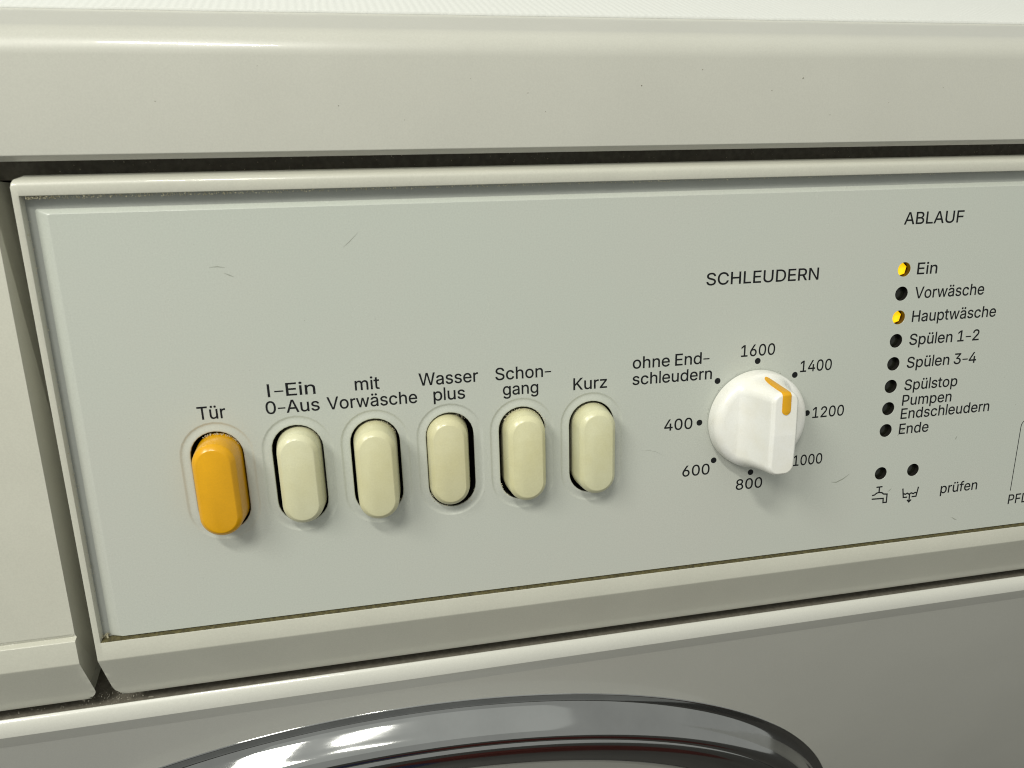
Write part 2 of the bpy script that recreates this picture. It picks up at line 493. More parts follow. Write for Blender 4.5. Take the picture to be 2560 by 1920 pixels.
# ---------------------------------------------------------------- rotary knob (height field on a disc + skirt)
KR = 13.45
def sstep(a, b, x):
    t = min(1, max(0, (x - a) / (b - a))); return t * t * (3 - 2 * t)
def knob_h(x, z):
    r = math.hypot(x, z)
    base = 4.7 + .9 * math.cos(min(1, r / KR) * math.pi * .5) * 1.0
    rim = max(0, (r - (KR - 2.3)) / 2.3)
    base -= 2.1 * (1 - math.sqrt(max(0, 1 - rim * rim)))
    # grip: bar along z, scooped flanks, steep rounded ends (rounded-box distance in plan)
    fw, fl, rc = 3.5, 11.0, 2.6
    qx, qz = abs(x) - (fw - rc), abs(z) - (fl - rc)
    d = math.hypot(max(qx, 0), max(qz, 0)) + min(max(qx, qz), 0) - rc
    ax, az = max(qx, 0) ** 2 + 1e-6, max(qz, 0) ** 2 + 1e-6
    if qx < 0 and qz < 0: ax, az = 1, 0
    s = d / ((4.2 * ax + 1.9 * az) / (ax + az)) if d > 0 else d / 2.0
    top = 15.3 - .03 * abs(z)
    if s <= -.35: k = 1.0
    elif s < .05: 
        u = (s + .35) / .4; k = 1.0 - .075 * u * u
    else:
        u = min(1, (s - .05) / .95); k = .925 * (1 - u) ** 2.1 
    return max(base, base + (top - base) * k)
rings, seg = 120, 360
V, F = [pv(0, knob_h(0, 0), 0)], []
for ri in range(1, rings + 1):
    r = KR * (ri / rings) ** .85
    for k in range(seg):
        a = 2 * math.pi * k / seg
        x, z = r * math.cos(a), r * math.sin(a); V.append(pv(x, knob_h(x, z), z))
for rr, o in ((KR + .1, 1.9), (KR + .16, 1.2), (KR + .16, .35), (KR - .6, .25)):
    for k in range(seg):
        a = 2 * math.pi * k / seg; V.append(pv(rr * math.cos(a), o, rr * math.sin(a)))
for k in range(seg): F.append((0, 1 + k, 1 + (k + 1) % seg))
for ri in range(rings + 3):
    b0, b1 = 1 + ri * seg, 1 + (ri + 1) * seg
    for k in range(seg):
        j = (k + 1) % seg; F.append((b0 + k, b0 + j, b1 + j, b1 + k))
knob = link("rotary_knob", raw_mesh("rotary_knob", V, F, 60), M['knob'], machine)
tag(knob, "white round knob with a raised grip bar and amber pointer line")
# pointer line inlaid over the end and the face of the grip
path = []
N = 60
for k in range(N + 1):
    z = 12.6 + (5.4 - 12.6) * k / N
    path.append(z)
V, F = [], []
pw = 1.2
sec = [(-pw, -.25), (-pw, .10), (-pw * .86, .17), (pw * .86, .17), (pw, .10), (pw, -.25)]
for k, z in enumerate(path):
    t = min(k, N - k) / N
    wsc = min(1, math.sqrt(max(.02, 1 - max(0, 1 - (min(abs(z - path[0]), abs(z - path[-1])) / pw)) ** 2)))
    dz = .05; sl = (knob_h(0, z + dz) - knob_h(0, z - dz)) / (2 * dz)
    ln = math.hypot(1, sl); no, nz = 1 / ln, -sl / ln
    for sx, so in sec:
        V.append(pv(sx * wsc, knob_h(0, z) + so * no, z + so * nz))
m_ = len(sec)
for k in range(N):
    for q in range(m_):
        r_ = (q + 1) % m_; F.append((k * m_ + q, k * m_ + r_, (k + 1) * m_ + r_, (k + 1) * m_ + q))
F.append(tuple(range(m_))); F.append(tuple(range(N * m_, (N + 1) * m_)))
link("pointer_line", raw_mesh("pointer_line", V, F, 40), M['yellow'], knob)

# ---------------------------------------------------------------- detergent drawer
DX = -177.0
topd = rounded([(-25, 66.0), (-4.4, 66.6), (-3.0, 67.75), (.5, 66.3), (.5, -40.0), (-.4, -41.25), (1.0, -41.75), (1.0, -48.1), f_end, f_back, (-25, -48)],
               [0, .3, .7, 1.6, .25, .1, .3, 1.2, .30, .3, 0], 5)
topd = densify(topd)
bm = bmesh.new(); 
D0 = [bm.verts.new(pv(DX, o, z)) for o, z in topd]
D1 = [bm.verts.new(pv(DX - 1.9, o, z)) for o, z in topd]
D2 = [bm.verts.new(pv(XL + .5, o, z)) for o, z in topd]
for i in range(len(topd)):
    j = (i + 1) % len(topd)
    bm.faces.new((D0[i], D0[j], D1[j], D1[i])); bm.faces.new((D1[i], D1[j], D2[j], D2[i]))
bm.faces.new(D0); bm.faces.new(D2)
bm.edges.ensure_lookup_table()
bevel_edges(bm, [e for e in bm.edges if near(e.verts[0], DX) and near(e.verts[1], DX)], .55, 3)
soften_end(bm, DX, -1)
drawer = link("detergent_drawer", bm_mesh("detergent_drawer", bm, 30), M['frame'], machine)

# ---------------------------------------------------------------- door with chrome ring
DC = true_step(under, 0, -207.4)
DXC = -100.5
def revolve(prof, seg=192):
    V, F = [], []
    for r, h in prof:
        for k in range(seg):
            a = 2 * math.pi * k / seg
            o, z = true_step(DC, h, r * math.sin(a)); V.append(pv(DXC + r * math.cos(a), o, z))
    for i in range(len(prof) - 1):
        for k in range(seg):
            j = (k + 1) % seg; F.append((i * seg + k, i * seg + j, (i + 1) * seg + j, (i + 1) * seg + k))
    return V, F
door = bpy.data.objects.new("door", None); col.objects.link(door)
place(door, MP @ Matrix.Translation(pv(DXC, *DC)), machine)
def spline(P, n=6):
    res = []
    Q = [P[0]] + P + [P[-1]]
    for i in range(1, len(Q) - 2):
        p0, p1, p2, p3 = Q[i - 1:i + 3]
        for k in range(n):
            t = k / n
            res.append(tuple(.5 * (2 * b_ + (c_ - a_) * t + (2 * a_ - 5 * b_ + 4 * c_ - d_) * t * t + (-a_ + 3 * b_ - 3 * c_ + d_) * t ** 3)
                             for a_, b_, c_, d_ in zip(p0, p1, p2, p3)))
    res.append(P[-1]); return res
V, F = revolve([(196.9, -.8), (196.85, .15), (196.7, .28)] + spline([(196.5, .34), (194.8, .42), (193.4, .75), (192.5, 1.8), (191.9, 3.2), (191.3, 5.0), (190.7, 7.0), (189.8, 8.5), (188.5, 9.4), (186.8, 9.6), (185.8, 9.2), (185.5, 8.2)]), 256)
link("chrome_ring", raw_mesh("chrome_ring", V, F, 50), M['chrome'], door)
V, F = revolve(spline([(185.7, 7.8), (185.2, 9.0), (183.6, 9.9), (181, 10.3), (177, 10.2), (171, 9.0), (163, 5.5), (156, 0), (150, -4)]), 256)
link("inner_ring", raw_mesh("inner_ring", V, F, 50), M['chrome'], door)
V, F = revolve([(151, -3.8), (140, -6), (120, -14), (80, -22), (40, -26), (.5, -27)], 96)
link("door_glass", raw_mesh("door_glass", V, F, 60), M['glass'], door)

# ---------------------------------------------------------------- white ribbed cloth on the lid
pitch = 1.85
c0 = true_step(LID_TOP0, -13.9 + 0, 0)
per = 6
nx = int((XR - 4 - (XL + 60)) / pitch * per)
V, F = [], []
depth = [0, .15, .6, 1.5] + [1.5 + 3.0 * k for k in range(1, 60)] + [190, 220, 300, 380]
for vi, v in enumerate(depth):
    for k in range(nx + 1):
        x = XL + 60 + (XR - 4 - XL - 60) * k / nx
        ph = (x + .065 * v) / pitch
        wob = noise.noise(Vector((x * .02, v * .03, 1.7)))
        rib = .10 * (.5 + .5 * math.cos(2 * math.pi * ph + 1.1 * noise.noise(Vector((ph * .35, v * .12, 4.2)))))
        up = (.55 + rib + .12 * wob) if v > 0 else .02
        fw = -v - .25 * noise.noise(Vector((x * .08, 0, 9.1))) - (.04 * math.cos(2 * math.pi * ph) if v < 1 else 0)
        o, z = true_step(c0, fw, up); V.append(pv(x, o, z))
W1 = nx + 1
for vi in range(len(depth) - 1):
    for k in range(nx): F.append((vi * W1 + k, vi * W1 + k + 1, (vi + 1) * W1 + k + 1, (vi + 1) * W1 + k))
me = bpy.data.meshes.new("ribbed_cloth"); me.from_pydata(V, [], F)
me.polygons.foreach_set('use_smooth', [True] * len(me.polygons))
cloth = link("ribbed_cloth", me, M['cloth'], None, (XC, *c0))
tag(cloth, "white ribbed cotton cloth lying on top of the machine lid", "cloth")

# ---------------------------------------------------------------- unseen garments added in front to put coloured streaks in the chrome ring
def garment(name, cx, cy, rx, ry, hgt, mat, seed, label):
    V, F = [], []
    nu, nv = 56, 22
    for v in range(nv + 1):
        for u in range(nu):
            a = 2 * math.pi * u / nu; t = v / nv
            r = t ** .8
            q = Vector((math.cos(a) * r * 1.7, math.sin(a) * r * 1.7, seed))
            fold = noise.noise(q * 1.6) * .5 + noise.noise(q * 3.7) * .28
            edge = 1 + .22 * noise.noise(Vector((math.cos(a) * 1.5, math.sin(a) * 1.5, seed + 5)))
            z = max(.003, hgt * (1 - r * r) * (1 + .7 * fold) + .012 * (1 - t))
            V.append((math.cos(a) * r * rx * edge, math.sin(a) * r * ry * edge, z))
    for v in range(nv):
        for u in range(nu):
            w = (u + 1) % nu; F.append((v * nu + u, v * nu + w, (v + 1) * nu + w, (v + 1) * nu + u))
    me = bpy.data.meshes.new(name); me.from_pydata(V, [], F)
    me.polygons.foreach_set('use_smooth', [True] * len(me.polygons)); me.materials.append(mat)
    o = bpy.data.objects.new(name, me); col.objects.link(o); o.location = (cx, cy, .002)
    tag(o, label, "garment")
garment("reflection_garment", .12, -.62, .42, .22, .16, material("red_cotton", (.075, .012, .008), .9, bump=.5, bump_scale=900), 1.3, "unseen dark red garment added on the floor to streak the door chrome red")
garment("reflection_garment", -.38, -.52, .30, .24, .14, material("navy_cotton", (.022, .025, .07), .9, bump=.5, bump_scale=900), 4.1, "unseen navy garment added beside the red one to streak the door chrome blue")

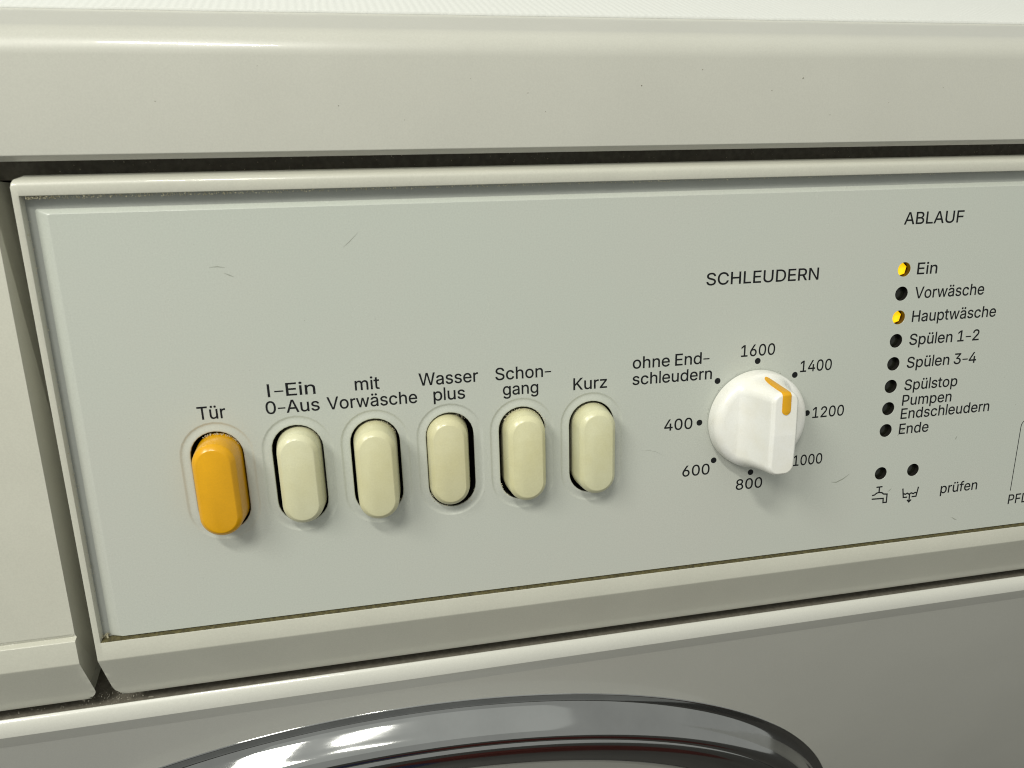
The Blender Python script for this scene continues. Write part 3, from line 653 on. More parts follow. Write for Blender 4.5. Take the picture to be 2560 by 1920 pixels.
# ---------------------------------------------------------------- printed lettering
GLYPHS = {'-':(640,[[(55,345),(590,345),(590,450),(55,450)]]),'0':(891,[[(446,-27),(372,-21),(306,1),(246,36),(196,85),(155,145),(122,218),(98,302),(85,396),(80,499),(85,603),(99,697),(123,781),(156,854),(197,915),(247,963),(306,999),(372,1021),(446,1027),(519,1021),(585,999),(644,963),(694,915),(735,854),(768,781),(792,697),(806,603),(811,499),(806,396),(792,302),(768,218),(736,145),(695,85),(645,36),(586,1),(519,-21)],[(446,111),(489,117),(527,130),(560,155),(591,189),(615,233),(636,287),(650,349),(659,420),(662,499),(659,580),(650,651),(636,713),(615,767),(591,811),(560,845),(527,870),(489,884),(446,889),(402,884),(364,870),(330,845),(301,811),(276,767),(255,713),(241,651),(232,580),(229,499),(232,420),(241,349),(255,287),(276,233),(301,189),(330,155),(364,131),(402,117)]]),'1':(891,[[(136,-14),(136,121),(782,121),(782,-14)],[(556,1014),(556,-14),(403,-14),(403,867),(416,867),(156,678),(155,846),(385,1014)]]),'2':(891,[[(112,-14),(112,98),(599,649),(607,673),(616,730),(613,762),(606,790),(593,815),(576,837),(556,856),(531,870),(503,881),(473,887),(440,889),(404,887),(373,880),(346,868),(321,851),(301,830),(285,806),(273,778),(266,747),(263,697),(114,697),(119,771),(134,827),(157,876),(189,921),(228,958),(274,988),(327,1010),(382,1023),(442,1027),(502,1023),(557,1010),(608,988),(653,959),(690,924),(722,882),(745,836),(759,785),(763,732),(761,693),(754,657),(742,620),(725,582),(702,542),(635,454),(535,343),(314,113),(314,125),(779,125),(779,-14)]]),'3':(891,[[(428,-27),(367,-24),(309,-13),(255,6),(205,32),(162,65),(127,105),(98,150),(80,202),(70,273),(227,273),(235,230),(245,203),(260,180),(279,160),(302,143),(330,129),(360,120),(394,114),(430,112),(467,114),(502,122),(535,132),(563,148),(587,167),(606,191),(621,217),(630,249),(633,285),(630,318),(623,349),(609,379),(590,405),(566,428),(534,446),(495,461),(449,470),(395,473),(294,473),(294,593),(552,886),(552,875),(123,875),(123,1014),(746,1014),(746,900),(405,521),(401,582),(487,584),(552,576),(612,555),(663,526),(706,489),(741,445),(766,395),(782,342),(786,285),(782,227),(766,172),(740,122),(705,78),(663,42),(613,11),(557,-10),(495,-23)]]),'4':(891,[[(64,193),(64,315),(477,1014),(635,1014),(227,322),(227,333),(826,333),(826,193)],[(540,-14),(540,638),(688,638),(688,-14)]]),'6':(891,[[(445,-27),(383,-23),(325,-8),(273,17),(226,50),(186,91),(154,139),(130,195),(115,254),(111,318),(114,369),(125,421),(144,475),(171,533),(209,601),(489,1014),(658,1013),(304,499),(263,499),(285,540),(333,591),(356,606),(405,624),(432,630),(462,631),(522,627),(578,613),(628,591),(672,561),(709,523),(739,478),(761,427),(774,370),(778,309),(774,247),(759,188),(735,136),(703,89),(663,48),(616,16),(564,-8),(506,-23)],[(445,109),(479,112),(512,121),(541,135),(566,154),(588,178),(606,205),(619,237),(627,271),(630,309),(627,347),(619,382),(606,412),(588,440),(566,463),(541,482),(512,496),(480,504),(445,507),(410,505),(378,497),(349,483),(323,463),(301,441),(283,413),(270,383),(262,349),(260,311),(262,273),(270,238),(283,206),(301,179),(323,154),(349,135),(378,121),(411,112)]]),'8':(891,[[(445,-27),(378,-23),(317,-11),(260,9),(211,37),(168,72),(134,113),(108,161),(93,211),(88,266),(91,309),(100,350),(115,390),(135,426),(161,458),(190,485),(223,507),(259,524),(286,531),(286,515),(247,529),(206,558),(171,597),(145,642),(129,693),(124,748),(129,800),(143,847),(166,892),(198,931),(236,964),(281,992),(331,1011),(386,1024),(445,1027),(503,1024),(558,1011),(608,992),(652,964),(691,931),(722,892),(746,847),(760,800),(764,748),(759,693),(744,643),(717,597),(683,558),(642,530),(605,515),(605,531),(631,524),(666,507),(699,485),(728,458),(754,426),(774,390),(789,350),(799,309),(802,266),(797,211),(781,161),(756,113),(721,72),(679,37),(629,9),(573,-11),(511,-23)],[(445,111),(485,113),(522,120),(554,131),(582,147),(605,165),(623,188),(637,213),(645,242),(648,272),(645,305),(636,336),(622,363),(602,387),(579,409),(550,425),(518,439),(483,446),(445,448),(406,446),(371,439),(339,425),(310,409),(286,387),(267,363),(252,336),(244,306),(241,272),(244,242),(252,213),(265,188),(284,165),(307,147),(335,131),(368,120),(404,113)],[(445,583),(477,585),(506,592),(533,603),(555,617),(576,635),(592,657),(604,682),(611,709),(614,738),(611,768),(604,795),(593,819),(577,839),(557,857),(535,871),(508,882),(478,888),(445,890),(412,888),(382,882),(355,871),(331,857),(312,839),(296,818),(284,795),(278,768),(275,738),(278,708),(284,682),(296,657),(312,635),(332,617),(355,603),(383,592),(412,585)]]),'A':(943,[[(12,-14),(386,1014),(553,1014),(930,-14),(767,-14),(436,954),(501,954),(177,-14)],[(202,265),(202,405),(741,405),(741,265)]]),'B':(897,[[(104,-14),(104,1014),(474,1014),(541,1010),(601,997),(652,977),(697,949),(733,915),(761,876),(780,832),(793,785),(797,735),(794,693),(786,656),(772,622),(754,595),(734,571),(708,550),(654,521),(633,514),(633,527),(654,524),(687,512),(722,495),(753,470),(780,441),(803,406),(821,365),(832,319),(835,268),(832,217),(819,168),(799,124),(769,84),(730,51),(683,22),(627,2),(560,-10),(485,-14)],[(259,126),(481,126),(550,131),(601,145),(639,168),(664,197),(679,230),(685,268),(682,298),(674,327),(661,354),(643,379),(621,399),(594,417),(563,430),(528,437),(488,440),(259,440)],[(259,575),(468,575),(501,577),(532,583),(560,595),(585,609),(606,628),(623,650),(636,674),(644,701),(646,732),(641,770),(628,804),(604,833),(572,855),(528,869),(471,874),(259,874)]]),'C':(1003,[[(526,-27),(440,-20),(361,1),(288,37),(223,86),(169,148),(124,221),(92,304),(72,397),(65,499),(72,602),(92,695),(124,779),(169,852),(223,913),(288,963),(361,999),(440,1020),(526,1027),(576,1025),(626,1018),(673,1004),(718,987),(760,965),(799,937),(834,906),(865,869),(892,829),(915,786),(931,738),(948,671),(793,671),(768,742),(753,768),(736,791),(717,812),(670,847),(616,869),(526,882),(469,877),(416,862),(369,838),(326,804),(288,761),(259,709),(236,648),(222,578),(217,499),(222,421),(236,351),(259,290),(289,238),(326,195),(369,162),(417,137),(469,123),(526,118),(586,124),(644,141),(670,154),(694,169),(716,188),(736,209),(753,233),(768,259),(793,329),(948,329),(931,262),(915,215),(893,171),(866,131),(835,95),(800,63),(760,36),(719,13),(673,-4),(626,-17),(577,-25)]]),'D':(987,[[(431,-14),(175,-14),(175,126),(422,126),(497,131),(562,146),(618,171),(665,204),(703,247),(732,299),(753,359),(766,427),(771,502),(766,576),(753,643),(732,703),(704,754),(666,796),(621,830),(567,854),(505,869),(434,874),(169,874),(169,1014),(444,1014),(538,1007),(624,986),(700,952),(766,906),(821,846),(865,775),(896,693),(915,603),(921,502),(915,401),(896,309),(865,227),(820,155),(764,95),(696,48),(617,14),(529,-7)],[(259,1014),(259,-14),(104,-14),(104,1014)]]),'E':(823,[[(104,-14),(104,1014),(746,1014),(746,874),(259,874),(259,576),(713,576),(713,436),(259,436),(259,126),(752,126),(752,-14)]]),'F':(806,[[(104,-14),(104,1014),(740,1014),(740,874),(259,874),(259,561),(695,561),(695,421),(259,421),(259,-14)]]),'H':(1016,[[(104,-14),(104,1014),(259,1014),(259,582),(757,582),(757,1014),(912,1014),(912,-14),(757,-14),(757,442),(259,442),(259,-14)]]),'I':(440,[[(86,1014),(229,1014),(229,-14),(86,-14)]]),'K':(917,[[(195,260),(191,430),(709,1014),(907,1011),(459,527),(453,528)],[(104,-14),(104,1014),(259,1014),(259,-14)],[(725,-14),(351,509),(449,631),(907,-13)]]),'L':(772,[[(104,-14),(104,1014),(259,1014),(259,126),(724,126),(724,-14)]]),'N':(1029,[[(104,-14),(104,1014),(276,1014),(836,98),(782,88),(770,1014),(925,1014),(925,-14),(752,-14),(188,900),(248,908),(260,-14)]]),'P':(874,[[(104,-14),(104,1014),(462,1014),(537,1009),(603,994),(660,970),(708,938),(748,898),(778,852),(800,799),(813,743),(817,683),(813,624),(800,568),(778,515),(748,468),(708,428),(660,395),(603,371),(537,356),(462,351),(201,351),(201,491),(457,491),(504,493),(544,501),(577,515),(604,534),(626,557),(642,583),(654,614),(661,647),(663,683),(661,720),(654,753),(642,783),(626,809),(604,831),(577,850),(544,864),(503,872),(456,875),(259,875),(259,-14)]]),'R':(883,[[(104,-14),(104,1014),(464,1014),(538,1010),(604,995),(661,973),(710,942),(749,903),(779,858),(801,808),(815,752),(819,692),(815,632),(801,577),(779,527),(749,482),(710,445),(660,414),(603,393),(538,379),(464,375),(175,375),(175,515),(459,515),(506,518),(546,526),(579,538),(607,553),(627,573),(644,598),(656,625),(662,657),(665,692),(662,728),(656,761),(644,789),(627,814),(605,835),(579,851),(545,864),(505,872),(458,875),(259,875),(259,-14)],[(686,-14),(429,464),(603,464),(865,-14)]]),'S':(878,[[(440,-31),(368,-27),(303,-16),(245,5),(193,33),(149,68),(114,110),(87,157),(69,211),(59,282),(217,282),(226,236),(237,206),(254,181),(275,160),(302,142),(332,128),(366,119),(401,113),(440,111),(482,113),(521,120),(557,131),(589,147),(615,167),(637,190),(652,215),(662,243),(665,274),(662,301),(654,324),(642,343),(624,360),(576,389),(357,457),(280,484),(214,517),(159,558),(120,608),(96,666),(88,732),(93,789),(109,842),(136,888),(171,929),(214,964),(264,992),(321,1012),(381,1024),(446,1027),(512,1024),(572,1011),(627,991),(677,964),(718,930),(752,890),(779,845),(796,796),(804,729),(652,729),(639,784),(618,819),(586,848),(545,870),(497,883),(442,887),(403,885),(367,878),(335,867),(306,852),(283,835),(264,814),(251,790),(243,765),(240,738),(244,709),(252,686),(267,666),(289,647),(311,632),(651,517),(683,499),(714,478),(742,454),(767,427),(788,395),(804,358),(814,318),(817,272),(812,217),(797,165),(772,117),(737,74),(693,37),(642,8),(582,-14),(514,-27)]]),'T':(882,[[(48,874),(48,1014),(833,1014),(833,874),(519,874),(519,-14),(365,-14),(365,874)]]),'U':(1017,[[(509,-30),(431,-25),(361,-9),(296,18),(239,54),(193,98),(154,150),(127,208),(109,272),(104,339),(104,1014),(258,1014),(258,351),(262,306),(272,266),(289,229),(312,196),(340,169),(375,146),(414,129),(459,119),(509,115),(559,119),(604,129),(643,146),(677,169),(705,196),(728,229),(745,266),(754,306),(758,351),(758,1014),(913,1014),(913,339),(907,272),(890,208),(862,150),(825,98),(777,54),(721,18),(657,-9),(586,-25)]]),'V':(943,[[(391,-14),(12,1014),(176,1014),(507,46),(442,46),(766,1014),(930,1014),(556,-14)]]),'W':(1349,[[(294,-14),(14,1014),(173,1014),(405,64),(354,64),(591,1014),(757,1014),(995,64),(942,64),(1175,1014),(1334,1014),(1053,-14),(884,-14),(642,948),(705,948),(464,-14)]]),'a':(765,[[(314,-31),(266,-28),(222,-18),(180,-3),(142,18),(109,46),(82,80),(62,119),(49,164),(46,212),(49,254),(58,292),(73,323),(94,350),(117,373),(145,392),(178,407),(502,468),(514,474),(522,480),(525,487),(526,533),(521,556),(512,576),(500,594),(485,609),(465,620),(442,629),(415,634),(385,636),(353,634),(323,629),(299,621),(241,581),(217,549),(205,521),(62,563),(88,622),(114,659),(145,691),(179,716),(217,737),(257,751),(298,762),(340,768),(473,760),(538,738),(570,720),(598,698),(624,670),(646,637),(662,596),(673,548),(676,494),(676,-14),(530,-14),(530,88),(543,88),(505,38),(483,19),(429,-11),(394,-22),(357,-29)],[(335,103),(375,106),(411,114),(441,127),(467,146),(488,166),(506,190),(518,216),(525,244),(528,272),(528,355),(246,289),(228,278),(214,265),(204,249),(197,230),(195,206),(197,185),(202,167),(211,150),(224,137),(240,125),(282,109)]]),'c':(778,[[(407,-30),(341,-25),(278,-8),(222,20),(172,59),(131,106),(97,161),(73,224),(58,293),(53,368),(58,445),(73,515),(97,578),(131,634),(172,681),(223,719),(278,747),(341,764),(407,770),(444,768),(481,763),(515,754),(549,743),(608,712),(658,668),(679,641),(698,612),(713,581),(729,534),(591,499),(469,626),(407,634),(364,630),(326,618),(294,599),(267,572),(244,540),(226,503),(214,461),(206,416),(203,368),(206,322),(214,277),(226,236),(244,199),(267,167),(294,141),(326,121),(364,110),(407,105),(430,106),(473,114),(508,130),(537,152),(591,246),(731,211),(715,164),(700,131),(682,102),(637,51),(581,12),(549,-3),(482,-24)]]),'d':(834,[[(384,-30),(321,-25),(264,-8),(211,20),(165,58),(126,105),(94,160),(71,224),(58,294),(53,371),(58,448),(71,518),(95,581),(126,636),(166,683),(212,721),(265,748),(322,764),(385,770),(430,767),(470,758),(504,745),(555,710),(576,689),(609,642),(597,642),(597,1014),(745,1014),(745,-14),(601,-14),(601,101),(609,101),(532,13),(502,-6),(468,-19),(429,-27)],[(402,106),(442,110),(477,121),(509,139),(536,163),(558,194),(576,231),(588,273),(596,321),(599,372),(596,423),(588,470),(576,512),(558,548),(537,578),(510,602),(478,620),(442,630),(402,634),(361,630),(324,619),(292,601),(266,576),(244,545),(226,508),(214,467),(206,421),(203,372),(206,323),(214,276),(226,234),(244,197),(267,165),(294,140),(325,121),(361,110)]]),'e':(794,[[(417,-30),(346,-25),(280,-8),(223,20),(172,59),(131,105),(96,161),(73,223),(58,292),(53,367),(58,443),(73,512),(96,575),(128,632),(169,679),(218,718),(275,747),(336,764),(403,770),(446,767),(486,761),(527,748),(566,731),(603,708),(638,680),(668,646),(694,606),(715,559),(731,506),(740,447),(744,381),(744,319),(133,319),(133,448),(691,442),(597,372),(592,443),(584,485),(572,523),(555,555),(534,583),(508,605),(478,622),(444,631),(403,635),(363,631),(327,621),(296,604),(268,582),(245,555),(227,524),(213,489),(205,453),(203,349),(206,299),(215,254),(230,215),(250,181),(274,154),(304,133),(338,117),(375,108),(417,105),(445,106),(471,110),(516,127),(535,138),(551,153),(566,170),(578,190),(593,223),(736,189),(716,136),(696,100),(669,67),(638,39),(601,15),(560,-4),(516,-19),(468,-27)]]),'f':(499,[[(462,760),(462,629),(-1,629),(-1,760)],[(144,-14),(144,849),(148,892),(159,929),(176,963),(200,991),(228,1015),(260,1033),(295,1046),(331,1053),(369,1056),(495,1035),(457,905),(383,918),(353,914),(330,906),(314,894),(303,877),(295,853),(293,823),(293,-14)]]),'g':(836,[[(407,-310),(353,-308),(303,-300),(259,-288),(219,-272),(183,-251),(153,-226),(127,-200),(104,-173),(80,-131),(203,-62),(249,-120),(285,-149),(308,-160),(336,-169),(369,-175),(407,-177),(460,-172),(508,-159),(546,-137),(575,-105),(592,-64),(598,-10),(598,120),(609,120),(590,91),(555,53),(531,34),(502,18),(468,5),(429,-2),(383,-5),(323,0),(266,15),(214,40),(168,75),(128,119),(95,171),(72,232),(58,300),(53,376),(58,451),(71,520),(95,583),(128,637),(166,683),(213,721),(266,748),(323,764),(385,770),(431,767),(471,759),(504,746),(533,729),(558,709),(612,641),(601,641),(601,760),(746,760),(746,-18),(741,-80),(726,-136),(701,-185),(666,-224),(624,-256),(576,-280),(523,-297),(467,-307)],[(403,130),(444,134),(479,143),(510,160),(537,182),(559,210),(577,243),(589,283),(597,329),(600,379),(597,428),(589,473),(577,514),(559,549),(538,579),(511,603),(480,620),(443,630),(403,634),(362,630),(325,619),(293,601),(266,576),(244,547),(226,511),(214,471),(206,426),(203,379),(206,330),(214,285),(227,246),(245,212),(267,184),(294,161),(325,144),(362,134)]]),'h':(806,[[(237,445),(237,-14),(89,-14),(89,1014),(237,1014),(237,551),(180,551),(215,634),(249,685),(291,724),(339,749),(390,765),(447,770),(497,766),(544,755),(587,737),(625,711),(657,678),(683,637),(702,589),(712,534),(716,472),(716,-14),(568,-14),(568,461),(563,513),(549,556),(527,588),(496,613),(458,628),(413,633),(380,630),(350,624),(323,612),(298,595),(278,574),(260,549),(248,519),(240,485)]]),'i':(328,[[(89,-14),(89,760),(237,760),(237,-14)],[(164,856),(139,859),(116,869),(96,884),(80,902),(70,925),(67,950),(70,975),(80,998),(96,1016),(116,1031),(139,1041),(164,1044),(191,1041),(213,1031),(234,1016),(249,998),(260,975),(262,950),(260,925),(249,902),(234,884),(213,869),(191,859)]]),'l':(278,[[(71,1054),(207,1054),(207,-14),(71,-14)]]),'m':(1199,[[(89,-14),(89,760),(234,760),(235,567),(191,567),(211,623),(228,658),(249,689),(275,715),(302,736),(332,752),(364,763),(397,771),(431,773),(485,768),(534,749),(575,719),(607,680),(630,634),(649,565),(595,565),(612,619),(630,653),(652,684),(679,710),(708,732),(742,750),(779,763),(818,771),(858,773),(903,770),(944,760),(984,743),(1020,720),(1050,689),(1075,653),(1093,608),(1105,558),(1109,502),(1109,-14),(961,-14),(961,498),(955,545),(942,579),(920,604),(891,621),(858,632),(823,636),(793,633),(766,627),(743,617),(722,602),(705,584),(691,563),(681,541),(675,514),(673,486),(673,-14),(525,-14),(525,510),(520,546),(508,576),(487,601),(460,620),(429,631),(392,636),(365,633),(341,628),(317,617),(295,602),(276,584),(259,561),(247,534),(240,504),(237,467),(237,-14)]]),'n':(805,[[(237,445),(237,-14),(89,-14),(89,760),(233,760),(234,551),(180,551),(215,634),(249,685),(291,724),(339,749),(390,765),(447,770),(497,766),(544,755),(587,737),(624,711),(656,678),(681,637),(701,589),(712,534),(716,472),(716,-14),(568,-14),(568,461),(563,513),(549,556),(527,588),(496,613),(458,628),(413,633),(380,630),(350,624),(323,612),(298,595),(278,574),(260,549),(248,519),(240,485)]]),'o':(816,[[(407,-30),(341,-25),(278,-8),(222,20),(172,59),(131,106),(97,161),(73,224),(58,293),(53,368),(58,445),(73,515),(97,578),(131,634),(172,681),(223,719),(278,747),(341,764),(407,770),(475,764),(538,747),(594,719),(644,681),(685,634),(719,578),(743,515),(758,445),(763,368),(758,293),(743,224),(719,161),(685,106),(644,59),(595,20),(538,-8),(475,-25)],[(407,105),(452,110),(490,121),(522,141),(550,167),(573,199),(591,236),(603,277),(611,322),(614,368),(611,415),(603,461),(591,502),(573,540),(550,572),(522,599),(490,618),(452,630),(407,634),(364,630),(326,618),(294,599),(267,572),(244,540),(226,503),(214,461),(206,416),(203,368),(206,322),(214,277),(226,236),(244,199),(267,167),(294,141),(326,121),(364,110)]]),'p':(834,[[(89,-295),(89,760),(234,760),(234,642),(225,642),(278,709),(330,745),(365,758),(404,767),(450,770),(513,764),(570,748),(623,721),(669,683),(709,636),(740,581),(763,518),(777,448),(781,371),(777,294),(763,224),(740,160),(709,105),(670,58),(624,20),(571,-8),(514,-25),(451,-30),(406,-27),(367,-19),(333,-6),(304,13),(261,52),(225,101),(237,101),(237,-295)],[(433,106),(474,110),(509,121),(540,140),(567,165),(590,197),(608,234),(620,276),(628,323),(631,372),(628,421),(620,467),(608,508),(591,545),(568,576),(542,601),(510,619),(474,630),(433,634),(392,630),(357,620),(325,602),(298,577),(276,548),(259,512),(246,470),(238,423),(235,372),(238,321),(246,273),(259,231),(277,194),(299,163),(326,139),(358,121),(393,110)]]),'r':(509,[[(89,-14),(89,760),(233,760),(233,645),(218,645),(232,674),(258,706),(292,734),(331,754),(374,767),(493,768),(493,619),(374,624),(346,618),(320,606),(295,591),(276,573),(259,550),(247,525),(240,497),(237,465),(237,-14)]]),'s':(717,[[(358,-30),(307,-28),(259,-20),(215,-6),(176,12),(141,36),(110,65),(86,100),(68,139),(53,196),(194,225),(211,178),(229,151),(252,130),(281,115),(316,107),(356,103),(403,107),(441,117),(473,134),(495,155),(509,178),(513,202),(510,223),(503,241),(489,257),(471,270),(445,282),(413,291),(289,320),(226,340),(173,366),(132,399),(102,439),(84,486),(78,538),(82,583),(95,623),(117,660),(145,692),(180,719),(220,741),(266,757),(315,767),(368,770),(418,767),(463,759),(504,745),(540,727),(572,704),(599,676),(620,644),(638,611),(655,560),(519,529),(503,565),(488,588),(468,609),(443,626),(409,636),(368,640),(329,636),(294,627),(265,612),(244,591),(231,570),(227,545),(231,523),(239,505),(253,489),(274,475),(304,462),(455,424),(518,405),(570,380),(612,347),(641,307),(660,261),(665,209),(661,164),(648,122),(625,85),(596,51),(560,22),(516,0),(468,-17),(415,-27)]]),'t':(447,[[(415,760),(415,629),(-1,629),(-1,760)],[(114,940),(262,940),(262,192),(264,164),(269,143),(277,130),(291,121),(308,114),(408,120),(436,-10),(269,-16),(215,1),(171,32),(139,73),(119,124),(114,182)]]),'u':(806,[[(358,-24),(308,-21),(262,-9),(219,9),(181,34),(149,68),(123,109),(105,157),(93,212),(89,273),(89,760),(237,760),(237,284),(243,232),(257,190),(279,157),(310,132),(348,118),(393,113),(426,115),(455,122),(483,134),(507,151),(528,172),(545,197),(558,227),(565,261),(568,301),(568,760),(716,760),(716,-14),(572,-14),(572,195),(625,195),(590,111),(556,60),(513,21),(466,-4),(415,-19)]]),'w':(1115,[[(260,-14),(25,760),(182,760),(362,67),(306,67),(484,760),(633,760),(809,67),(751,67),(933,760),(1089,760),(854,-14),(713,-14),(526,678),(589,678),(402,-14)]]),'z':(748,[[(68,-14),(68,95),(485,633),(485,621),(80,621),(80,760),(668,760),(668,645),(262,113),(262,125),(680,125),(680,-14)]]),'ä':(765,[[(314,-31),(266,-28),(222,-18),(180,-3),(142,18),(109,46),(82,80),(62,119),(49,164),(46,212),(49,254),(58,292),(73,323),(94,350),(117,373),(145,392),(178,407),(502,468),(514,474),(522,480),(525,487),(526,533),(521,556),(512,576),(500,594),(485,609),(465,620),(442,629),(415,634),(385,636),(353,634),(323,629),(299,621),(241,581),(217,549),(205,521),(62,563),(88,622),(114,659),(145,691),(179,716),(217,737),(257,751),(298,762),(340,768),(473,760),(538,738),(570,720),(598,698),(624,670),(646,637),(662,596),(673,548),(676,494),(676,-14),(530,-14),(530,88),(543,88),(505,38),(483,19),(429,-11),(394,-22),(357,-29)],[(335,103),(375,106),(411,114),(441,127),(467,146),(488,166),(506,190),(518,216),(525,244),(528,272),(528,355),(246,289),(228,278),(214,265),(204,249),(197,230),(195,206),(197,185),(202,167),(211,150),(224,137),(240,125),(282,109)],[(513,856),(489,859),(467,869),(447,884),(432,903),(422,926),(420,950),(422,975),(432,996),(447,1016),(467,1031),(490,1040),(513,1043),(537,1040),(560,1031),(579,1016),(594,996),(604,975),(607,950),(604,925),(594,903),(579,884),(560,869),(538,859)],[(231,856),(206,859),(184,869),(164,884),(149,903),(140,926),(137,950),(140,975),(149,996),(164,1016),(184,1031),(207,1040),(231,1043),(256,1040),(277,1031),(297,1016),(312,996),(321,975),(324,950),(321,926),(312,903),(297,884),(277,869),(256,859)]]),'ü':(806,[[(358,-24),(308,-21),(262,-9),(219,9),(181,34),(149,68),(123,109),(105,157),(93,212),(89,273),(89,760),(237,760),(237,284),(243,232),(257,190),(279,157),(310,132),(348,118),(393,113),(426,115),(455,122),(483,134),(507,151),(528,172),(545,197),(558,227),(565,261),(568,301),(568,760),(716,760),(716,-14),(572,-14),(572,195),(625,195),(590,111),(556,60),(513,21),(466,-4),(415,-19)],[(544,856),(519,859),(498,869),(478,884),(463,903),(453,925),(450,950),(453,975),(463,996),(478,1016),(498,1031),(519,1040),(544,1043),(568,1040),(591,1031),(610,1016),(625,996),(635,975),(637,950),(635,926),(625,903),(610,884),(591,869),(569,859)],[(262,856),(237,859),(215,869),(195,884),(180,903),(170,926),(168,950),(170,975),(180,996),(195,1016),(215,1031),(238,1040),(262,1043),(287,1040),(308,1031),(328,1016),(343,996),(352,975),(355,950),(352,926),(343,903),(328,884),(308,869),(287,859)]])}
_cache = {}
def glyph_mesh(ch):
    if ch in _cache: return _cache[ch]
    adv, gl = GLYPHS[ch]
    pts, ed = [], []
    for l in gl:
        s = len(pts); pts += [Vector((float(x), float(y))) for x, y in l]
        ed += [(s + k, s + (k + 1) % len(l)) for k in range(len(l))]
    vo, eo, fo, *_ = delaunay_2d_cdt(pts, ed, [], 0, 1e-4)
    tris = []
    for f in fo:
        c = (vo[f[0]] + vo[f[1]] + vo[f[2]]) / 3
        wn = 0
        for l in gl:
            for i in range(len(l)):
                ax, ay = l[i - 1]; bx, by = l[i]
                cr = (bx - ax) * (c.y - ay) - (by - ay) * (c.x - ax)
                if ay <= c.y < by and cr > 0: wn += 1
                elif by <= c.y < ay and cr < 0: wn -= 1
        if wn: tris.append(tuple(f))
    _cache[ch] = ([(v.x, v.y) for v in vo], tris)
    return _cache[ch]
def lettering(text, x0, x1, zb, cap=3.1, out=.03, parent=None):
    V, F, pen = [], [], 0
    mn, mx = 1e9, -1e9
    for ch in text:
        if ch == ' ': pen += 300; continue
        vs, tr = glyph_mesh(ch); s = len(V)
        dy = 0
        for x, y in vs:
            V.append([x + pen, y + dy]); mn = min(mn, x + pen); mx = max(mx, x + pen)
        F += [tuple(i + s for i in t) for t in tr]
        pen += GLYPHS[ch][0]
    sx = (x1 - x0) / (mx - mn); sz = cap / 1000
    VV = [pv(x0 + (x - mn) * sx, out, zb + y * sz) for x, y in V]
    me = raw_mesh("lettering", VV, F, recalc=False)
    o = link("lettering", me, M['print'], parent or panel, ((x0 + x1) / 2, out, zb))
    return o
TEXTS = [
 ("Tür", -142.41, -136.13, 11.77),
 ("I-Ein", -126.17, -115.15, 16.04),
 ("0-Aus", -127.01, -114.55, 11.85),
 ("mit", -105.87, -99.96, 16.11),
 ("Vorwäsche", -112.79, -91.10, 11.79),
 ("Wasser", -90.46, -75.71, 16.07),
 ("plus", -87.08, -79.18, 11.95),
 ("Schon-", -71.39, -57.01, 16.03),
 ("gang", -69.59, -60.42, 11.94),
 ("Kurz", -51.20, -42.15, 11.89),
 ("ohne End-", -35.25, -13.93, 16.39),
 ("schleudern", -35.25, -13.02, 12.01),
 ("SCHLEUDERN", -15.77, 15.98, 37.03),
 ("1600", -4.97, 4.88, 17.45),
 ("1400", 12.79, 22.29, 11.98),
 ("1200", 17.69, 27.40, -1.60),
 ("1000", 12.90, 21.98, -15.47),
 ("800", -4.24, 3.79, -20.92),
 ("600", -20.40, -12.39, -15.25),
 ("400", -26.07, -18.01, -1.48),
 ("ABLAUF", 39.77, 57.85, 50.43),
 ("Ein", 45.50, 51.70, 37.00),
 ("Vorwäsche", 45.63, 67.57, 30.40),
 ("Hauptwäsche", 45.66, 72.51, 23.88),
 ("Spülen 1-2", 45.71, 68.11, 17.35),
 ("Spülen 3-4", 45.78, 68.23, 10.76),
 ("Spülstop", 45.86, 63.05, 4.21),
 ("Pumpen", 45.74, 61.81, -0.32),
 ("Endschleudern", 45.79, 75.12, -4.33),
 ("Ende", 45.81, 55.49, -8.93),
 ("prüfen", 62.45, 75.14, -29.22),
 ("PFL", 87.11, 93.86, -35.45),
]
for t, x0, x1, zb in TEXTS:
    lettering(t, x0, x1, zb)

# dots round the knob, icons, bracket: flat print
def ribbon(pts, w, out=.03, taper=False):
    """flat stroke with mitred joints"""
    V, F = [], []
    n = len(pts); P = [Vector(p) for p in pts]
    for i in range(n):
        a = (P[i] - P[i - 1]).normalized() if i else (P[1] - P[0]).normalized()
        b = (P[i + 1] - P[i]).normalized() if i < n - 1 else a
        t = (a + b)
        t = t.normalized() if t.length > 1e-6 else a
        nn = Vector((-t.y, t.x)); k = 1 / max(.45, nn.dot(Vector((-a.y, a.x))))
        ww = w * .5 * k
        if taper: ww *= max(.12, math.sin(math.pi * (i + .15) / (n - 1 + .3)))
        e = 0
        V.append(P[i] + nn * ww); V.append(P[i] - nn * ww)
    for i in range(n - 1): F.append((2 * i, 2 * i + 1, 2 * i + 3, 2 * i + 2))
    return [pv(v.x, out, v.y) for v in V], F
def merge(parts):
    V, F = [], []
    for v, f in parts:
        s = len(V); V += v; F += [tuple(i + s for i in q) for q in f]
    return V, F
for a in range(0, 360, 45):
    if a == 135: continue
    x, z = 16 * math.sin(math.radians(a)), 16 * math.cos(math.radians(a))
    V = [pv(px, .03, pz) for px, pz in circle(x, z, .84, 24)]
    link("scale_dot", raw_mesh("scale_dot", V, [tuple(range(24))], recalc=False), M['print'], panel, (x, 0, z))
tap = [[(40.57, -24.91), (42.56, -24.9)], [(41.57, -24.93), (41.62, -26.6)],
       [(39.43, -27.4), (40.27, -27.27), (40.79, -26.8), (41.63, -26.62), (42.6, -26.8), (43.2, -27.3), (44.38, -27.45), (44.45, -30.06), (43.33, -30.06), (43.25, -28.7), (39.43, -28.56)]]
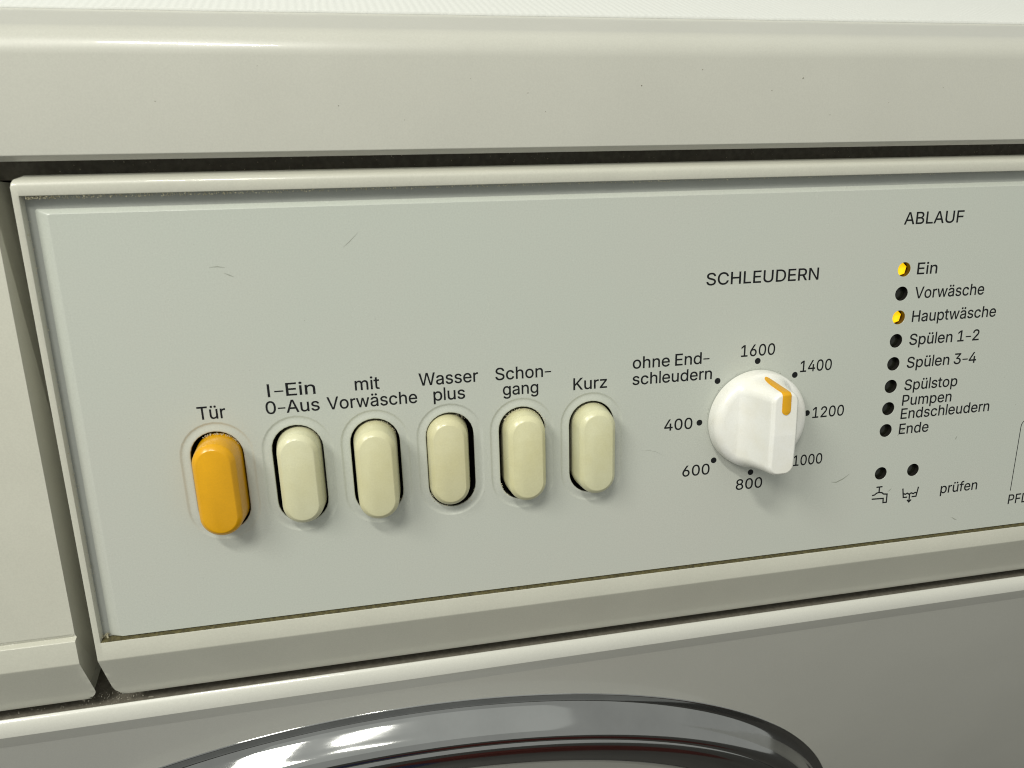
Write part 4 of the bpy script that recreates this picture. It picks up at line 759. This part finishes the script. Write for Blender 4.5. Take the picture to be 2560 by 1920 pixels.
tub = [[(49.5, -26.25), (50.0, -29.17), (51.34, -29.18)], [(54.73, -26.2), (54.27, -29.2), (52.8, -29.2)],
       [(49.95, -27.95), (50.63, -28.2), (51.17, -27.9), (51.81, -28.3), (52.49, -27.95), (53.26, -28.27), (53.81, -27.95), (54.41, -28.12)],
       [(52.0, -28.2), (52.08, -30.66)], [(51.4, -30.1), (52.08, -30.8), (52.76, -30.1)]]
for strokes, nm in ((tap, "tap_symbol"), (tub, "drain_symbol")):
    V, F = merge([ribbon(s_, .42, .03 + .004 * k) for k, s_ in enumerate(strokes)])
    link(nm, raw_mesh(nm, V, F, recalc=False), M['print'], panel)
arc = [(87.33 + 2.2 - 2.2 * math.cos(t), -10.3 + 2.2 * math.sin(t)) for t in [k * math.pi / 16 for k in range(9)]]
V, F = ribbon([(87.33, -31.0)] + arc + [(120, -8.1)], .24)
link("bracket_line", raw_mesh("bracket_line", V, F, recalc=False), M['print'], panel)

# ---------------------------------------------------------------- wear: scuffs, crumbs, grime
SC = [([(-105.73, 50.28), (-104.2, 51.5), (-102.13, 53.48)], .16), ([(-135.4, 47.0), (-133.6, 47.1), (-132.0, 46.8)], .22),
      ([(-132.4, 45.6), (-131.3, 45.1), (-130.3, 44.6)], .25), ([(25.6, -21.7), (27.2, -21.9), (29.2, -21.1), (31.3, -19.7)], .36),
      ([(-32.3, -6.4), (-30.2, -6.6), (-28.2, -7.2), (-25.9, -8.6)], .07),
      ([(48.6, -6.5), (47.2, -7.8), (45.4, -9.5)], .34), ([(65.5, -11.3), (65.3, -11.9), (65.0, -12.4)], .3),
      ([(45.6, -25.8), (45.0, -26.4), (44.5, -26.7)], .3), ([(67.7, -37.6), (68.7, -38.3), (69.7, -38.8)], .3)]
for pts, w in SC:
    V, F = ribbon(pts, w, .02, taper=True)
    link("scuff_mark", raw_mesh("scuff_mark", V, F, recalc=False), M['scuff'], panel)

def crumbs(spots, name, mat, parent):
    """irregular little lumps; spots = (x, out, z, size)"""
    V, F = [], []
    T = [(1, 1, 1), (1, -1, -1), (-1, 1, -1), (-1, -1, 1), (0, 0, -1.6), (1.3, 0, .2)]
    faces = ((0, 1, 5), (0, 5, 3), (0, 3, 2), (0, 2, 1), (1, 2, 4), (2, 3, 4), (3, 5, 4), (1, 4, 5))
    for x, o, z, s in spots:
        b = len(V)
        for t in T:
            V.append(pv(x + s * t[0] * random.uniform(.3, .9), o + s * t[1] * random.uniform(.3, .8), z + s * t[2] * random.uniform(.3, .9)))
        F += [tuple(i + b for i in f) for f in faces]
    o = link(name, raw_mesh(name, V, F, 20), mat, parent)
    o["kind"] = "stuff"
    return o
def hole_pt(i, a, off):
    """point at angle a (deg, 0 = right, 90 = top) on the outline of slot i"""
    a = math.radians(a); w = HOLE_W + off
    return HOLES[i] + w * math.cos(a), HOLE_Z + (HOLE_HL if math.sin(a) >= 0 else -HOLE_HL) + w * math.sin(a)
sp = []
def scatter(i, a0, a1, n, off0, off1, s0, s1, out0=-.6, out1=.05):
    for _ in range(n):
        x, z = hole_pt(i, random.uniform(a0, a1), random.uniform(off0, off1))
        sp.append((x, random.uniform(out0, out1), z, random.uniform(s0, s1)))
scatter(4, 25, 150, 190, -.9, -.45, .05, .15, -.5, .7); scatter(4, -5, 50, 70, -.1, .5, .04, .14, -.15, .05); scatter(4, 185, 235, 45, -.2, .35, .04, .16, -.2, 0)
scatter(0, 20, 120, 150, -.85, -.4, .05, .15, -.5, .5); scatter(0, 25, 60, 60, -.8, -.2, .05, .16)
scatter(1, 5, 50, 35, -.9, .05, .03, .1)
scatter(2, 20, 110, 90, -.85, -.4, .03, .12, -.5, .5); scatter(2, 300, 345, 30, -.3, .4, .04, .12, -.2, 0)
scatter(3, 195, 255, 60, -.3, .4, .04, .15, -.2, .05); scatter(3, 300, 340, 40, -.2, .9, .04, .12, -.3, 0); scatter(3, 40, 75, 25, -.6, -.1, .03, .1)
scatter(5, 95, 165, 60, -.9, -.6, .03, .09, -.4, .6)
crumbs(sp, "slot_crumbs", M['crumb'], panel)
sp = []
for _ in range(900):                     # crumbs in the seam above the plate, thicker at the left
    t = random.random() ** 1.7
    sp.append((-170.3 + 260 * t, random.uniform(-.5, .8), 63.3 - random.random() * (.62 - .42 * t), random.uniform(.05, .17) * (1.15 - .6 * t)))
for _ in range(160):                     # and down the left seam
    z = random.uniform(-42, 62); sp.append((-171.3 + random.uniform(-.15, .35), random.uniform(-1.3, .3), z, random.uniform(.04, .15)))
for _ in range(30): sp.append((-170.8 + random.uniform(-.5, .9), random.uniform(-1.2, -.2), -42.3 + random.uniform(-.5, .6), random.uniform(.1, .28)))
crumbs(sp, "seam_crumbs", M['crumb'], panel)
# grime packed into the lower seam
V, F = [], []
n = 900
for k in range(n + 1):
    x = -171.4 + (195 + 171.4) * k / n
    a = noise.noise(Vector((x * .9, 3.3, 0))) * .10 + noise.noise(Vector((x * 3.7, 1.3, 0))) * .09
    for o, z in ((-1.3, -42.72), (-.35, -42.78 + a * .3), (.25 + a, -42.95), (.78 + a, -43.0 + a * .25), (.85, -43.2)):
        V.append(pv(x, o, z))
for k in range(n):
    for q in range(4): F.append((k * 5 + q, (k + 1) * 5 + q, (k + 1) * 5 + q + 1, k * 5 + q + 1))
o = link("grime_line", raw_mesh("grime_line", V, F, 60), M['grime'], panel); o["kind"] = "stuff"
# fluff in the gap under the fascia and specks on the ledge
sp = []
for _ in range(90):
    t = random.gauss(0, 1); o_, z_ = true_step(crest, -random.uniform(0, 5), random.uniform(0, .8))
    sp.append((-172 + 4.5 * t, o_, z_, random.uniform(.05, .25)))
for _ in range(160):
    o_, z_ = true_step(crest, -random.uniform(1, 9), random.uniform(0, .3))
    sp.append((random.uniform(-215, -165), o_, z_, random.uniform(.05, .22)))
crumbs(sp, "gap_fluff", M['fluff'], front)
sp = []
for _ in range(150):
    sp.append((random.uniform(-172, 90), -8.9, random.uniform(67.8, 71), random.uniform(.04, .16)))
for _ in range(40): sp.append((random.uniform(-172, 90), random.uniform(-3.2, 0), 67.55 - random.random() * .2, random.uniform(.03, .1)))
crumbs(sp, "ledge_specks", M['crumb'], panel)

# a few specks on the lid's front
sp = [(x, 2.0, z, s) for x, z, s in ((-104, 80.5, .14), (-141, 81.6, .12), (-62, 83.0, .13), (-35, 84.5, .15), (6, 86.2, .2), (-58, 79.0, .1), (-2, 83.4, .16),
      (-90, 77.5, .1), (30, 80.5, .14), (-20, 88.0, .12), (45, 84.0, .1), (-120, 88.5, .1), (-75, 86, .09), (14, 77.8, .12))]
crumbs(sp, "lid_specks", M['grime'], lid)

# dust on the faceplate and round the knob's skirt
sp = [(random.uniform(-160, 85), .02, random.uniform(-38, 55), random.uniform(.035, .08)) for _ in range(70)]
for _ in range(60):
    a = random.uniform(0, 2 * math.pi); r = KR + .25 + random.random() * .5
    sp.append((r * math.cos(a), .05, r * math.sin(a), random.uniform(.04, .10)))
crumbs(sp, "plate_dust", M['fluff'], panel)
